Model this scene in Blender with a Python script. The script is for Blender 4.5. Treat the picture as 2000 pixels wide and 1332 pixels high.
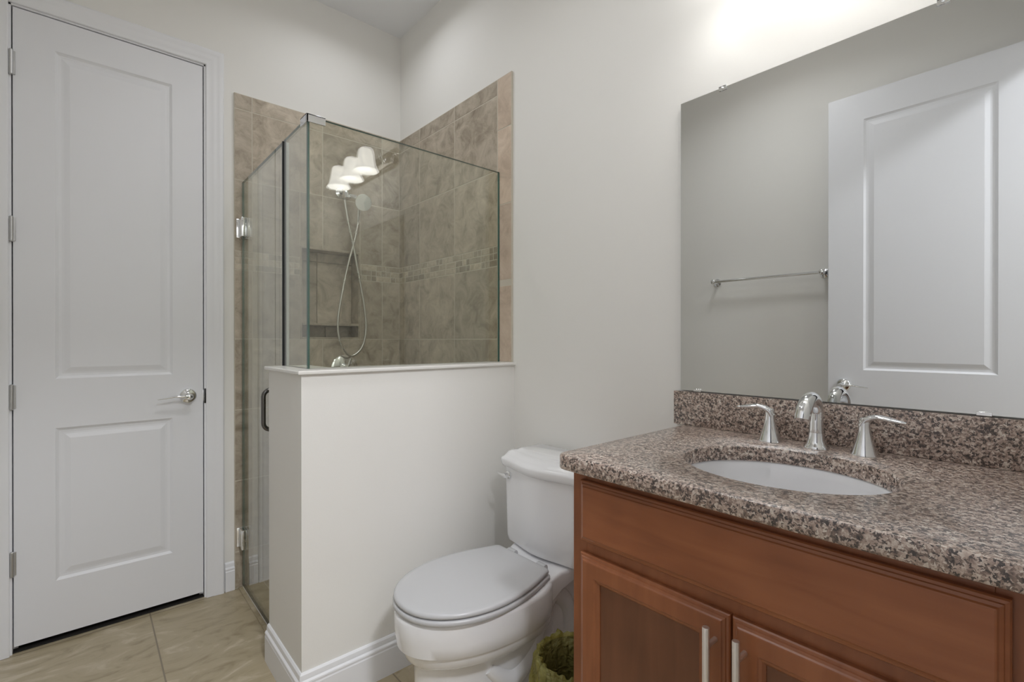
import bpy, bmesh, math, random
from mathutils import Vector, Matrix
random.seed(7)
PI = math.pi
sc = bpy.context.scene
for o in list(bpy.data.objects): bpy.data.objects.remove(o)
COL = sc.collection

# ------------------------------------------------------------------ camera
cd = bpy.data.cameras.new('camera'); cam = bpy.data.objects.new('camera', cd); COL.objects.link(cam)
cd.sensor_width = 36.0; cd.lens = 945.28/2000*36; cd.clip_start = 0.01; cd.clip_end = 60
cam.location = (-1.4065, -2.6057, 1.1851)
cam.rotation_euler = (math.radians(90-0.1212), 0, math.radians(48.642-90))
sc.camera = cam

# ------------------------------------------------------------------ world, exposure, lamps
w = bpy.data.worlds.new('world'); sc.world = w; w.use_nodes = True
w.node_tree.nodes['Background'].inputs[0].default_value = (1, 1, 1, 1)
w.node_tree.nodes['Background'].inputs[1].default_value = 0.3
sc.view_settings.view_transform = 'Standard'; sc.view_settings.look = 'None'
sc.view_settings.gamma = 1.0; sc.view_settings.use_curve_mapping = False
sc.view_settings.exposure = 0.30
sc.cycles.max_bounces = 14; sc.cycles.diffuse_bounces = 7; sc.cycles.glossy_bounces = 6
sc.cycles.transparent_max_bounces = 24; sc.cycles.sample_clamp_indirect = 4.0
sc.cycles.blur_glossy = 0.6
BULB_EMIT = 9.0          # the three vanity bulbs
SHOWER_WATTS = 1.75        # recessed can over the shower
HALL_FILL_WATTS = 43.0         # fill lamp added in the hall beyond the doorway
BATH_FILL_WATTS = 4.0         # fill lamp added on the bathroom ceiling, above the frame
def lamp(name, loc, watts, size, spread=180, color=(.935, .955, 1.0)):
    l = bpy.data.lights.new(name, 'AREA'); l.shape = 'DISK'; l.size = size; l.energy = watts
    l.color = color; l.spread = math.radians(spread)
    o = bpy.data.objects.new(name, l); COL.objects.link(o); o.location = loc
    return o
ZC = 2.9775
SHOWER_CAN = (-.44, -.50)
BATH_FILL = (-1.0, -1.55)
lamp('shower_lamp', (*SHOWER_CAN, ZC-.012), SHOWER_WATTS, .10, 150)
lamp('hall_fill_lamp', (-1.2, -3.55, ZC-.09), HALL_FILL_WATTS, .34)
lamp('bath_fill_lamp', (*BATH_FILL, ZC-.09), BATH_FILL_WATTS, .30, 152)

# ------------------------------------------------------------------ materials
def mat(name):
    m = bpy.data.materials.new(name); m.use_nodes = True
    nt = m.node_tree; return m, nt, nt.nodes['Principled BSDF']
def N(nt, t, **kw):
    n = nt.nodes.new(t)
    for k, v in kw.items(): setattr(n, k, v)
    return n
def simple(name, col, rough=.5, metal=0.0, coat=0.0, spec=.5, bump=0, bscale=200, bdist=.001):
    m, nt, b = mat(name)
    b.inputs['Base Color'].default_value = (*col, 1); b.inputs['Roughness'].default_value = rough
    b.inputs['Metallic'].default_value = metal; b.inputs['Coat Weight'].default_value = coat
    b.inputs['Coat Roughness'].default_value = .06
    b.inputs['Specular IOR Level'].default_value = spec
    tc = N(nt, 'ShaderNodeTexCoord'); nz = N(nt, 'ShaderNodeTexNoise')
    nz.inputs['Scale'].default_value = bscale if bump else 6; nz.inputs['Detail'].default_value = 2
    nt.links.new(tc.outputs['Object'], nz.inputs['Vector'])
    if bump:
        bp = N(nt, 'ShaderNodeBump'); bp.inputs['Strength'].default_value = bump; bp.inputs['Distance'].default_value = bdist
        nt.links.new(nz.outputs['Fac'], bp.inputs['Height']); nt.links.new(bp.outputs[0], b.inputs['Normal'])
    else:
        mr = N(nt, 'ShaderNodeMapRange'); mr.inputs[3].default_value = max(0, rough*.9); mr.inputs[4].default_value = min(1, rough*1.1)
        nt.links.new(nz.outputs['Fac'], mr.inputs[0]); nt.links.new(mr.outputs[0], b.inputs['Roughness'])
    return m
def ramp(nt, fac, stops):
    r = N(nt, 'ShaderNodeValToRGB'); e = r.color_ramp.elements
    while len(e) < len(stops): e.new(.5)
    for i, (p, c) in enumerate(stops): e[i].position = p; e[i].color = (*c, 1)
    nt.links.new(fac, r.inputs[0]); return r
M = {}
M['wall'] = simple('wall_paint', (.82, .812, .785), .75, bump=.12, bscale=260)
M['ceil'] = simple('ceiling_paint', (.86, .87, .895), .9, bump=.2, bscale=120)
M['trim'] = simple('trim_paint', (.825, .835, .865), .38)
M['door'] = simple('door_paint', (.80, .81, .845), .42)
M['dark'] = simple('dark_gap', (.01, .01, .01), .9)
M['chrome'] = simple('chrome', (.86, .87, .88), .06, 1)
M['nickel'] = simple('brushed_nickel', (.66, .63, .59), .30, 1)
M['pull'] = simple('satin_pull', (.80, .74, .68), .36, .85)
M['hinge'] = simple('satin_hinge', (.55, .55, .55), .38, 1)
M['porcelain'] = simple('porcelain', (.82, .825, .845), .10, 0, .5)
M['seat'] = simple('seat_plastic', (.525, .53, .545), .26)
M['cap'] = simple('cultured_marble', (.80, .79, .76), .22)
M['mirror'] = simple('mirror_silver', (.70, .71, .705), 0.0, 1)
M['mirror'].node_tree.nodes['Principled BSDF'].inputs['Roughness'].default_value = 0
for l in list(M['mirror'].node_tree.links):
    if l.to_socket.name == 'Roughness': M['mirror'].node_tree.links.remove(l)
M['backing'] = simple('mirror_backing', (.10, .10, .10), .6)
M['seal'] = simple('black_seal', (.008, .009, .01), .35)
M['clearseal'] = simple('pale_seal', (.88, .90, .90), .12)
M['edge'] = simple('glass_edge', (.022, .112, .098), .12, 0, .3)
M['bin'] = simple('bin_plastic', (.012, .012, .012), .4)
M['dark_nickel'] = simple('dark_nickel', (.42, .40, .37), .18, 1)
M['chrome_dark_reflection'] = simple('chrome_painted_reflection', (.17, .165, .16), .16, 1)  # chrome coloured dark to stand in for its dark reflections
M['hose'] = simple('steel_hose', (.66, .65, .62), .28, 1)
M['gap_shade'] = simple('painted_gap_shade', (.02, .018, .016), .95, bump=.6, bscale=500)  # near black, paints the shade in the gap under the closet door
M['white_plastic'] = simple('white_plastic', (.8, .8, .8), .4)

# grout
M['grout'] = simple('grout', (.57, .53, .445), .9, bump=.3, bscale=400)
def tile_mat(name, c1, c2, c3, scale=5.0, rough=.42, isl=.12, bump=.25):
    m, nt, b = mat(name)
    tc = N(nt, 'ShaderNodeTexCoord'); g = N(nt, 'ShaderNodeNewGeometry')
    off = N(nt, 'ShaderNodeVectorMath', operation='SCALE'); cmb = N(nt, 'ShaderNodeCombineXYZ')
    for i in range(3): nt.links.new(g.outputs['Random Per Island'], cmb.inputs[i])
    nt.links.new(cmb.outputs[0], off.inputs[0]); off.inputs['Scale'].default_value = 37
    add = N(nt, 'ShaderNodeVectorMath', operation='ADD')
    nt.links.new(tc.outputs['Object'], add.inputs[0]); nt.links.new(off.outputs[0], add.inputs[1])
    n1 = N(nt, 'ShaderNodeTexNoise'); n1.inputs['Scale'].default_value = scale; n1.inputs['Detail'].default_value = 9
    n1.inputs['Roughness'].default_value = .68; n1.inputs['Distortion'].default_value = .7
    nt.links.new(add.outputs[0], n1.inputs['Vector'])
    r = ramp(nt, n1.outputs['Fac'], [(.30, c1), (.50, c2), (.72, c3)])
    hsv = N(nt, 'ShaderNodeHueSaturation')
    mr = N(nt, 'ShaderNodeMapRange'); mr.inputs[3].default_value = 1-isl; mr.inputs[4].default_value = 1+isl
    nt.links.new(g.outputs['Random Per Island'], mr.inputs[0]); nt.links.new(mr.outputs[0], hsv.inputs['Value'])
    nt.links.new(r.outputs[0], hsv.inputs['Color']); nt.links.new(hsv.outputs[0], b.inputs['Base Color'])
    b.inputs['Roughness'].default_value = rough
    bp = N(nt, 'ShaderNodeBump'); bp.inputs['Strength'].default_value = bump; bp.inputs['Distance'].default_value = .004
    nt.links.new(n1.outputs['Fac'], bp.inputs['Height']); nt.links.new(bp.outputs[0], b.inputs['Normal'])
    return m
M['tile'] = tile_mat('slate_look_tile', (.25, .205, .150), (.44, .38, .30), (.60, .53, .435), 11.0)
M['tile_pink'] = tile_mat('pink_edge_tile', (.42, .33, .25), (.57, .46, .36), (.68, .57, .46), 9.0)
M['mosaic'] = tile_mat('mosaic_tile', (.34, .29, .22), (.44, .385, .305), (.58, .52, .43), 30, .25, .30, .1)

# floor: large porcelain tiles
def floor_mat():
    m, nt, b = mat('floor_tile')
    tc = N(nt, 'ShaderNodeTexCoord'); mp = N(nt, 'ShaderNodeMapping')
    mp.inputs['Location'].default_value = (1.20, .945, 0)
    nt.links.new(tc.outputs['Object'], mp.inputs['Vector'])
    br = N(nt, 'ShaderNodeTexBrick', offset=0.0, squash=1.0)
    br.inputs['Scale'].default_value = 1; br.inputs['Brick Width'].default_value = .61; br.inputs['Row Height'].default_value = .93
    br.inputs['Mortar Size'].default_value = .003; br.inputs['Mortar Smooth'].default_value = .3
    br.inputs['Color1'].default_value = (0, 0, 0, 1); br.inputs['Color2'].default_value = (1, 1, 1, 1)
    nt.links.new(mp.outputs[0], br.inputs['Vector'])
    nz = N(nt, 'ShaderNodeTexNoise'); nz.inputs['Scale'].default_value = 5.5; nz.inputs['Detail'].default_value = 9
    nz.inputs['Distortion'].default_value = 2.2; nz.inputs['Roughness'].default_value = .6
    mp2 = N(nt, 'ShaderNodeMapping'); mp2.inputs['Scale'].default_value = (.7, 1.5, 1); mp2.inputs['Rotation'].default_value = (0, 0, .8)
    ad = N(nt, 'ShaderNodeVectorMath', operation='ADD'); scl = N(nt, 'ShaderNodeVectorMath', operation='SCALE'); scl.inputs['Scale'].default_value = 9
    nt.links.new(br.outputs['Color'], scl.inputs[0]); nt.links.new(tc.outputs['Object'], ad.inputs[0]); nt.links.new(scl.outputs[0], ad.inputs[1])
    nt.links.new(ad.outputs[0], mp2.inputs['Vector']); nt.links.new(mp2.outputs[0], nz.inputs['Vector'])
    r = ramp(nt, nz.outputs['Fac'], [(.30, (.29, .235, .145)), (.46, (.41, .345, .23)), (.56, (.43, .365, .25)), (.68, (.56, .49, .37))])
    mx = N(nt, 'ShaderNodeMix', data_type='RGBA')
    nt.links.new(br.outputs['Fac'], mx.inputs[0]); nt.links.new(r.outputs[0], mx.inputs[6]); mx.inputs[7].default_value = (.24, .20, .14, 1)
    nt.links.new(mx.outputs[2], b.inputs['Base Color']); b.inputs['Roughness'].default_value = .34
    bp = N(nt, 'ShaderNodeBump'); bp.inputs['Strength'].default_value = .35; bp.inputs['Distance'].default_value = .002; bp.invert = True
    nt.links.new(br.outputs['Fac'], bp.inputs['Height']); nt.links.new(bp.outputs[0], b.inputs['Normal'])
    return m
M['floor'] = floor_mat()

def granite_mat():
    m, nt, b = mat('granite')
    tc = N(nt, 'ShaderNodeTexCoord')
    nz = N(nt, 'ShaderNodeTexNoise'); nz.inputs['Scale'].default_value = 190; nz.inputs['Detail'].default_value = 3; nz.inputs['Distortion'].default_value = .6
    nt.links.new(tc.outputs['Object'], nz.inputs['Vector'])
    mixv = N(nt, 'ShaderNodeMix', data_type='VECTOR'); mixv.inputs[0].default_value = .012
    nt.links.new(tc.outputs['Object'], mixv.inputs[4]); nt.links.new(nz.outputs['Color'], mixv.inputs[5])
    vo = N(nt, 'ShaderNodeTexVoronoi'); vo.inputs['Scale'].default_value = 270; nt.links.new(mixv.outputs[1], vo.inputs['Vector'])
    sep = N(nt, 'ShaderNodeSeparateColor'); nt.links.new(vo.outputs['Color'], sep.inputs[0])
    big = N(nt, 'ShaderNodeTexNoise'); big.inputs['Scale'].default_value = 85; big.inputs['Detail'].default_value = 3
    nt.links.new(tc.outputs['Object'], big.inputs['Vector'])
    ad = N(nt, 'ShaderNodeMath', operation='MULTIPLY_ADD'); nt.links.new(big.outputs['Fac'], ad.inputs[0]); ad.inputs[1].default_value = .9
    sb = N(nt, 'ShaderNodeMath', operation='MULTIPLY_ADD'); nt.links.new(sep.outputs[0], sb.inputs[0]); sb.inputs[1].default_value = .75; sb.inputs[2].default_value = -.33
    nt.links.new(sb.outputs[0], ad.inputs[2])
    r = ramp(nt, ad.outputs[0], [(.06, (.022, .017, .015)), (.27, (.075, .052, .044)), (.40, (.22, .152, .122)), (.54, (.40, .295, .242)), (.72, (.54, .435, .37)), (.92, (.70, .64, .57))])
    r.color_ramp.interpolation = 'LINEAR'
    nt.links.new(r.outputs[0], b.inputs['Base Color']); b.inputs['Roughness'].default_value = .30
    b.inputs['Coat Weight'].default_value = .7; b.inputs['Coat IOR'].default_value = 1.6; b.inputs['Coat Roughness'].default_value = .34
    return m
M['granite'] = granite_mat()

def wood_mat(name, c1, c2, c3, horiz=False):
    m, nt, b = mat(name)
    tc = N(nt, 'ShaderNodeTexCoord'); mp = N(nt, 'ShaderNodeMapping')
    mp.inputs['Scale'].default_value = (2, 2.2, 22) if horiz else (2, 22, 2.2)
    nt.links.new(tc.outputs['Object'], mp.inputs['Vector'])
    n1 = N(nt, 'ShaderNodeTexNoise'); n1.inputs['Scale'].default_value = 1.6; n1.inputs['Detail'].default_value = 6; n1.inputs['Distortion'].default_value = .7
    nt.links.new(mp.outputs[0], n1.inputs['Vector'])
    n2 = N(nt, 'ShaderNodeTexNoise'); n2.inputs['Scale'].default_value = 4.5; n2.inputs['Detail'].default_value = 2
    nt.links.new(tc.outputs['Object'], n2.inputs['Vector'])
    a = N(nt, 'ShaderNodeMath', operation='MULTIPLY_ADD'); nt.links.new(n1.outputs['Fac'], a.inputs[0]); a.inputs[1].default_value = .4
    a2 = N(nt, 'ShaderNodeMath', operation='MULTIPLY'); nt.links.new(n2.outputs['Fac'], a2.inputs[0]); a2.inputs[1].default_value = .6
    nt.links.new(a2.outputs[0], a.inputs[2])
    r = ramp(nt, a.outputs[0], [(.32, c1), (.5, c2), (.68, c3)])
    nt.links.new(r.outputs[0], b.inputs['Base Color']); b.inputs['Roughness'].default_value = .33
    b.inputs['Coat Weight'].default_value = .08; b.inputs['Coat Roughness'].default_value = .2
    return m
M['wood'] = wood_mat('stained_maple_upright', (.20, .066, .025), (.285, .097, .037), (.36, .13, .052))
M['woodh'] = wood_mat('stained_maple_level', (.20, .064, .024), (.30, .100, .037), (.38, .138, .053), True)

M['wood_dark'] = wood_mat('stained_veneer', (.125, .046, .021), (.175, .066, .031), (.22, .088, .042))
def glass_mat():
    m, nt, b = mat('clear_glass'); nt.nodes.remove(b)
    out = [n for n in nt.nodes if n.type == 'OUTPUT_MATERIAL'][0]
    tr = N(nt, 'ShaderNodeBsdfTransparent'); tr.inputs[0].default_value = (.952, .966, .930, 1)
    gl = N(nt, 'ShaderNodeBsdfGlossy'); gl.inputs['Roughness'].default_value = 0; gl.inputs[0].default_value = (1, 1, 1, 1)
    g = N(nt, 'ShaderNodeNewGeometry')
    dt = N(nt, 'ShaderNodeVectorMath', operation='DOT_PRODUCT')
    nt.links.new(g.outputs['Incoming'], dt.inputs[0]); nt.links.new(g.outputs['Normal'], dt.inputs[1])
    ab = N(nt, 'ShaderNodeMath', operation='ABSOLUTE'); nt.links.new(dt.outputs['Value'], ab.inputs[0])
    om = N(nt, 'ShaderNodeMath', operation='SUBTRACT'); om.inputs[0].default_value = 1; nt.links.new(ab.outputs[0], om.inputs[1])
    pw = N(nt, 'ShaderNodeMath', operation='POWER'); nt.links.new(om.outputs[0], pw.inputs[0]); pw.inputs[1].default_value = 5
    fr = N(nt, 'ShaderNodeMath', operation='MULTIPLY_ADD'); nt.links.new(pw.outputs[0], fr.inputs[0]); fr.inputs[1].default_value = .935; fr.inputs[2].default_value = .065
    mx = N(nt, 'ShaderNodeMixShader'); nt.links.new(fr.outputs[0], mx.inputs[0]); nt.links.new(tr.outputs[0], mx.inputs[1]); nt.links.new(gl.outputs[0], mx.inputs[2])
    nt.links.new(mx.outputs[0], out.inputs[0]); return m
M['glass'] = glass_mat()
def emit(name, col, s):
    m, nt, b = mat(name)
    b.inputs['Base Color'].default_value = (.8, .8, .8, 1)
    b.inputs['Emission Color'].default_value = (*col, 1); b.inputs['Emission Strength'].default_value = s
    return m
M['bulb'] = emit('lit_bulb', (1, .985, .96), BULB_EMIT)
M['lens'] = emit('lit_lens', (1, .96, .9), 6)
def shade_mat():
    m, nt, b = mat('frosted_shade')
    b.inputs['Base Color'].default_value = (.85, .85, .84, 1); b.inputs['Roughness'].default_value = .3
    b.inputs['Emission Color'].default_value = (1, .98, .95, 1); b.inputs['Emission Strength'].default_value = 3.2
    return m
M['shade'] = shade_mat()
def bag_mat():
    m, nt, b = mat('olive_film')
    out = [n for n in nt.nodes if n.type == 'OUTPUT_MATERIAL'][0]
    b.inputs['Base Color'].default_value = (.50, .46, .15, 1); b.inputs['Roughness'].default_value = .13
    b.inputs['Specular IOR Level'].default_value = .9
    tr = N(nt, 'ShaderNodeBsdfTransparent'); tr.inputs[0].default_value = (.66, .62, .24, 1)
    mx = N(nt, 'ShaderNodeMixShader'); mx.inputs[0].default_value = .66
    tc = N(nt, 'ShaderNodeTexCoord'); nz = N(nt, 'ShaderNodeTexNoise'); nz.inputs['Scale'].default_value = 38; nz.inputs['Distortion'].default_value = 1.5
    bp = N(nt, 'ShaderNodeBump'); bp.inputs['Strength'].default_value = .9; bp.inputs['Distance'].default_value = .012
    nt.links.new(tc.outputs['Object'], nz.inputs['Vector']); nt.links.new(nz.outputs['Fac'], bp.inputs['Height']); nt.links.new(bp.outputs[0], b.inputs['Normal'])
    nt.links.new(b.outputs[0], mx.inputs[1]); nt.links.new(tr.outputs[0], mx.inputs[2]); nt.links.new(mx.outputs[0], out.inputs[0])
    return m
M['bag'] = bag_mat()

# ------------------------------------------------------------------ mesh helpers
ORG = {}
def bm_new(): return bmesh.new()
def link(name, bm, mats, parent=None, smooth=True, ang=38, origin=None):
    bmesh.ops.remove_doubles(bm, verts=bm.verts, dist=1e-6)
    bmesh.ops.recalc_face_normals(bm, faces=bm.faces)
    for f in bm.faces: f.smooth = smooth
    if smooth:
        a = math.radians(ang)
        for e in bm.edges:
            if len(e.link_faces) == 2 and e.calc_face_angle(0) > a: e.smooth = False
    if parent is not None: off = ORG[parent.name]
    else:
        if origin is None:
            xs = [v.co for v in bm.verts]
            origin = Vector(((min(v.x for v in xs)+max(v.x for v in xs))/2, (min(v.y for v in xs)+max(v.y for v in xs))/2, min(v.z for v in xs)))
        off = Vector(origin)
    bmesh.ops.translate(bm, verts=bm.verts, vec=-off)
    me = bpy.data.meshes.new(name); bm.to_mesh(me); bm.free()
    for k in (mats if isinstance(mats, (list, tuple)) else [mats]): me.materials.append(M[k])
    o = bpy.data.objects.new(name, me); COL.objects.link(o)
    if parent is not None: o.parent = parent
    else: o.location = off
    ORG[o.name] = off.copy()
    return o
def tag(o, label=None, cat=None, group=None, kind=None):
    if label: o['label'] = label
    if cat: o['category'] = cat
    if group: o['group'] = group
    if kind: o['kind'] = kind
    return o
def thing(name, loc, label, cat, group=None, kind=None):
    o = bpy.data.objects.new(name, None); COL.objects.link(o); o.location = loc
    o.empty_display_size = .05; ORG[o.name] = Vector(loc)
    return tag(o, label, cat, group, kind)
def box(bm, lo, hi, bev=0, seg=2, mi=0):
    x0, y0, z0 = [min(a, b) for a, b in zip(lo, hi)]; x1, y1, z1 = [max(a, b) for a, b in zip(lo, hi)]
    vs = [bm.verts.new(p) for p in ((x0, y0, z0), (x1, y0, z0), (x1, y1, z0), (x0, y1, z0), (x0, y0, z1), (x1, y0, z1), (x1, y1, z1), (x0, y1, z1))]
    fs = [bm.faces.new([vs[i] for i in q]) for q in ((3, 2, 1, 0), (4, 5, 6, 7), (0, 1, 5, 4), (1, 2, 6, 5), (2, 3, 7, 6), (3, 0, 4, 7))]
    for f in fs: f.material_index = mi
    if bev:
        es = list({e for f in fs for e in f.edges})
        r = bmesh.ops.bevel(bm, geom=es, offset=bev, segments=seg, affect='EDGES', profile=.5)
        for f in r['faces']: f.material_index = mi
def loft(bm, rings, cap0=True, cap1=True, mi=0, closed=True):
    R = [[bm.verts.new(p) for p in r] for r in rings]; n = len(R[0])
    for a, b in zip(R, R[1:]):
        for i in range(n if closed else n-1):
            j = (i+1) % n
            bm.faces.new((a[i], a[j], b[j], b[i])).material_index = mi
    if cap0: bm.faces.new(list(reversed(R[0]))).material_index = mi
    if cap1: bm.faces.new(R[-1]).material_index = mi
    return R
def frame_of(d):
    d = d.normalized(); up = Vector((0, 0, 1)) if abs(d.z) < .9 else Vector((1, 0, 0))
    a = up.cross(d).normalized(); return a, d.cross(a)
def lathe(bm, prof, c, axis=(0, 0, 1), seg=36, mi=0, cap0=False, cap1=False):
    c = Vector(c); d = Vector(axis).normalized(); a, b = frame_of(d)
    rings = [[c+d*h+(a*math.cos(2*PI*i/seg)+b*math.sin(2*PI*i/seg))*max(r, 1e-4) for i in range(seg)] for r, h in prof]
    loft(bm, rings, cap0, cap1, mi)
def smooth_path(pts, n=8):
    P = [Vector(p) for p in pts]; out = []
    for i in range(len(P)-1):
        p0 = P[max(i-1, 0)]; p1 = P[i]; p2 = P[i+1]; p3 = P[min(i+2, len(P)-1)]
        for k in range(n):
            t = k/n
            out.append(.5*((2*p1)+(-p0+p2)*t+(2*p0-5*p1+4*p2-p3)*t*t+(-p0+3*p1-3*p2+p3)*t**3))
    out.append(P[-1]); return out
def lerp_list(vals, n):
    out = []
    for i in range(n):
        t = i/(n-1)*(len(vals)-1); k = min(int(t), len(vals)-2); out.append(vals[k]+(vals[k+1]-vals[k])*(t-k))
    return out
def tube(bm, pts, r, seg=14, mi=0, flat=None, caps=True):
    P = [Vector(p) for p in pts]; n = len(P)
    rs = r if isinstance(r, (list, tuple)) else [r]*n
    if len(rs) != n: rs = lerp_list(rs, n)
    d0 = (P[1]-P[0]).normalized(); a, b = frame_of(d0); rings = []
    fl = flat if flat is None or len(flat) == n else lerp_list(flat, n)
    for i in range(n):
        d = (P[min(i+1, n-1)]-P[max(i-1, 0)]).normalized()
        a = (a-d*a.dot(d)).normalized(); b = d.cross(a)
        k = 1 if fl is None else fl[i]
        rings.append([P[i]+a*math.cos(2*PI*j/seg)*rs[i]+b*math.sin(2*PI*j/seg)*rs[i]*k for j in range(seg)])
    loft(bm, rings, caps, caps, mi)
def sweep(bm, path, prof, nrm, side=1, mi=0, caps=True, closed=False):
    """profile (o,d): o = in-plane offset to the side of the path (mitred), d = along nrm"""
    P = [Vector(p) for p in path]; nv = Vector(nrm).normalized(); n = len(P); rings = []
    for i in range(n):
        if closed: d1 = (P[i]-P[i-1]).normalized(); d2 = (P[(i+1) % n]-P[i]).normalized()
        else:
            d1 = (P[i]-P[i-1]).normalized() if i > 0 else (P[1]-P[0]).normalized()
            d2 = (P[i+1]-P[i]).normalized() if i < n-1 else d1
        p1 = nv.cross(d1)*side; p2 = nv.cross(d2)*side
        m = (p1+p2).normalized(); m = m/max(.2, m.dot(p1))
        rings.append([P[i]+m*o+nv*d for o, d in prof])
    if closed: rings.append(rings[0])
    loft(bm, rings, caps and not closed, caps and not closed, mi)
def sub_rects(rects, hole):
    hx0, hx1, hz0, hz1 = hole; out = []
    for (a, b, c, d) in rects:
        if b <= hx0 or a >= hx1 or d <= hz0 or c >= hz1: out.append((a, b, c, d)); continue
        if a < hx0: out.append((a, hx0, c, d))
        if b > hx1: out.append((hx1, b, c, d))
        m0, m1 = max(a, hx0), min(b, hx1)
        if c < hz0: out.append((m0, m1, c, hz0))
        if d > hz1: out.append((m0, m1, hz1, d))
    return [r for r in out if r[1]-r[0] > .004 and r[3]-r[2] > .004]

# ------------------------------------------------------------------ the room shell
YE = -2.612; XL = -1.70; T = .115
DL, DR, DT, DB = -1.6148, -.9999, 2.442, .027      # closet door
NICHE = (-.577, -.254, 1.19, 1.672)
bm = bm_new(); box(bm, (-2.9, -4.6, -.1), (.15, 1.0, 0)); tag(link('floor', bm, 'floor', origin=(0, 0, -.1)), 'beige stone look floor tiles laid through bathroom', 'floor', kind='structure')
bm = bm_new()
for r in [(-2.9, SHOWER_CAN[0]-.07, -4.6, 1.0), (SHOWER_CAN[0]+.07, .15, -4.6, 1.0), (SHOWER_CAN[0]-.07, SHOWER_CAN[0]+.07, -4.6, SHOWER_CAN[1]-.07), (SHOWER_CAN[0]-.07, SHOWER_CAN[0]+.07, SHOWER_CAN[1]+.07, 1.0)]:
    box(bm, (r[0], r[2], ZC), (r[1], r[3], ZC+.1))
tag(link('ceiling', bm, 'ceil'), 'flat pale grey painted ceiling above the shower', 'ceiling', kind='structure')
# back wall (closet door and shower)
bm = bm_new()
rs = sub_rects(sub_rects([(XL, T, 0, ZC)], (DL-.018, DR+.018, -1, DT+.018)), NICHE)
for a, b, c, d in rs: box(bm, (a, 0, c), (b, T, d))
tag(link('wall_back', bm, 'wall'), 'off white painted wall holding closet door and shower niche', 'wall', kind='structure')
bm = bm_new(); box(bm, (0, -4.6, 0), (T, 0, ZC)); tag(link('wall_right', bm, 'wall'), 'off white painted wall behind the mirror and toilet', 'wall', kind='structure')
bm = bm_new(); box(bm, (XL-T, -2.715, 0), (XL, T, ZC)); tag(link('wall_left', bm, 'wall'), 'off white painted wall carrying the towel bar, seen in mirror', 'wall', kind='structure')
EOX0, EOX1, EOZ = -1.605, -.80, 2.462               # entry opening
bm = bm_new()
for a, b, c, d in sub_rects([(XL, 0, 0, ZC)], (EOX0, EOX1, -1, EOZ)): box(bm, (a, YE-T, c), (b, YE, d))
tag(link('wall_front', bm, 'wall'), 'off white painted wall with entry doorway at vanity end', 'wall', kind='structure')
bm = bm_new(); box(bm, (-1.75, .62, 0), (-.85, .72, ZC)); box(bm, (-1.8, T, 0), (-1.7, .72, ZC)); box(bm, (-.9, T, 0), (-.8, .62, ZC))
tag(link('wall_closet', bm, 'wall'), 'plain closet walls behind white two panel door', 'wall', kind='structure')
bm = bm_new(); box(bm, (-1.7, .008, 0), (-.9, .62, .004)); tag(link('floor_closet_shade', bm, 'gap_shade'), 'closet floor sheet blackened as painted shade under the door', 'floor', kind='structure')  # added sheet, its black colour stands in for shade under the door
bm = bm_new(); box(bm, (-2.9, -4.6, 0), (-2.8, YE-T, ZC)); box(bm, (-2.8, -4.6, 0), (0, -4.5, ZC)); box(bm, (-2.8, YE-T, 0), (XL-T, YE, ZC))
tag(link('wall_hall', bm, 'wall'), 'plain hall walls beyond the entry doorway', 'wall', kind='structure')

# half wall (L shaped) with its cap
HX, HY, HE, HZ = -.897, -1.0215, -.662, 1.075       # outer x, outer y, return end, height
HT = .13
def lpoly(o):  # L outline grown by o
    return [(HX-o, HY-o), (0, HY-o), (0, HY+HT+o), (HX+HT+o, HY+HT+o), (HX+HT+o, HE+o), (HX-o, HE+o)]
bm = bm_new(); loft(bm, [[(x, y, z) for x, y in lpoly(0)] for z in (0, HZ)])
tag(link('wall_half', bm, 'wall', smooth=False), 'waist high off white half wall between toilet and shower', 'half wall', kind='structure')
bm = bm_new()
loft(bm, [[(min(x, -.0001), y, z) for x, y in lpoly(o)] for o, z in ((.004, HZ), (.012, HZ+.001), (.013, HZ+.004), (.013, HZ+.010), (.011, HZ+.0125), (.006, HZ+.013))])
tag(link('trim_half_wall', bm, 'cap', smooth=False), 'white stone cap on top of the half wall', 'wall cap', kind='structure')
CAPZ = HZ+.013

# shower tile: every tile is cut in the mesh, grout behind
def tiles(bm, rects, P, thick=.010, gap=.0038, mi=0):
    b = .0012
    for a0, a1, z0, z1 in rects:
        a0 += gap/2; a1 -= gap/2; z0 += gap/2; z1 -= gap/2
        if a1-a0 < .004 or z1-z0 < .004: continue
        R = []
        for i, d in ((0, 0), (0, thick-b), (b, thick)):
            R.append([P(a0+i, z0+i, d), P(a1-i, z0+i, d), P(a1-i, z1-i, d), P(a0+i, z1-i, d)])
        loft(bm, R, False, True, mi)
ZROWS = [0, .176, .514, .852, 1.19, 1.52, None, 1.61, 1.95, 2.288, 2.361]
def grid(cols):
    out = []
    for i in range(len(ZROWS)-1):
        if ZROWS[i] is None or ZROWS[i+1] is None: continue
        for a, b in zip(cols, cols[1:]): out.append((a, b, ZROWS[i], ZROWS[i+1]))
    return out
def mosaic(a0, a1):
    out = []
    for k in range(3):
        a = a0; z = 1.52+k*.03
        while a < a1-.002:
            wd = random.choice((.03, .03, .06, .09)); e = min(a+wd, a1); out.append((a, e, z, z+.03)); a = e
    return out
NZ0 = -.008
def grout_slab(bm, rects, P, d):
    for a0, a1, z0, z1 in rects:
        loft(bm, [[P(a0, z0, k), P(a1, z0, k), P(a1, z1, k), P(a0, z1, k)] for k in (0, d)], mi=1)
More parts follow.
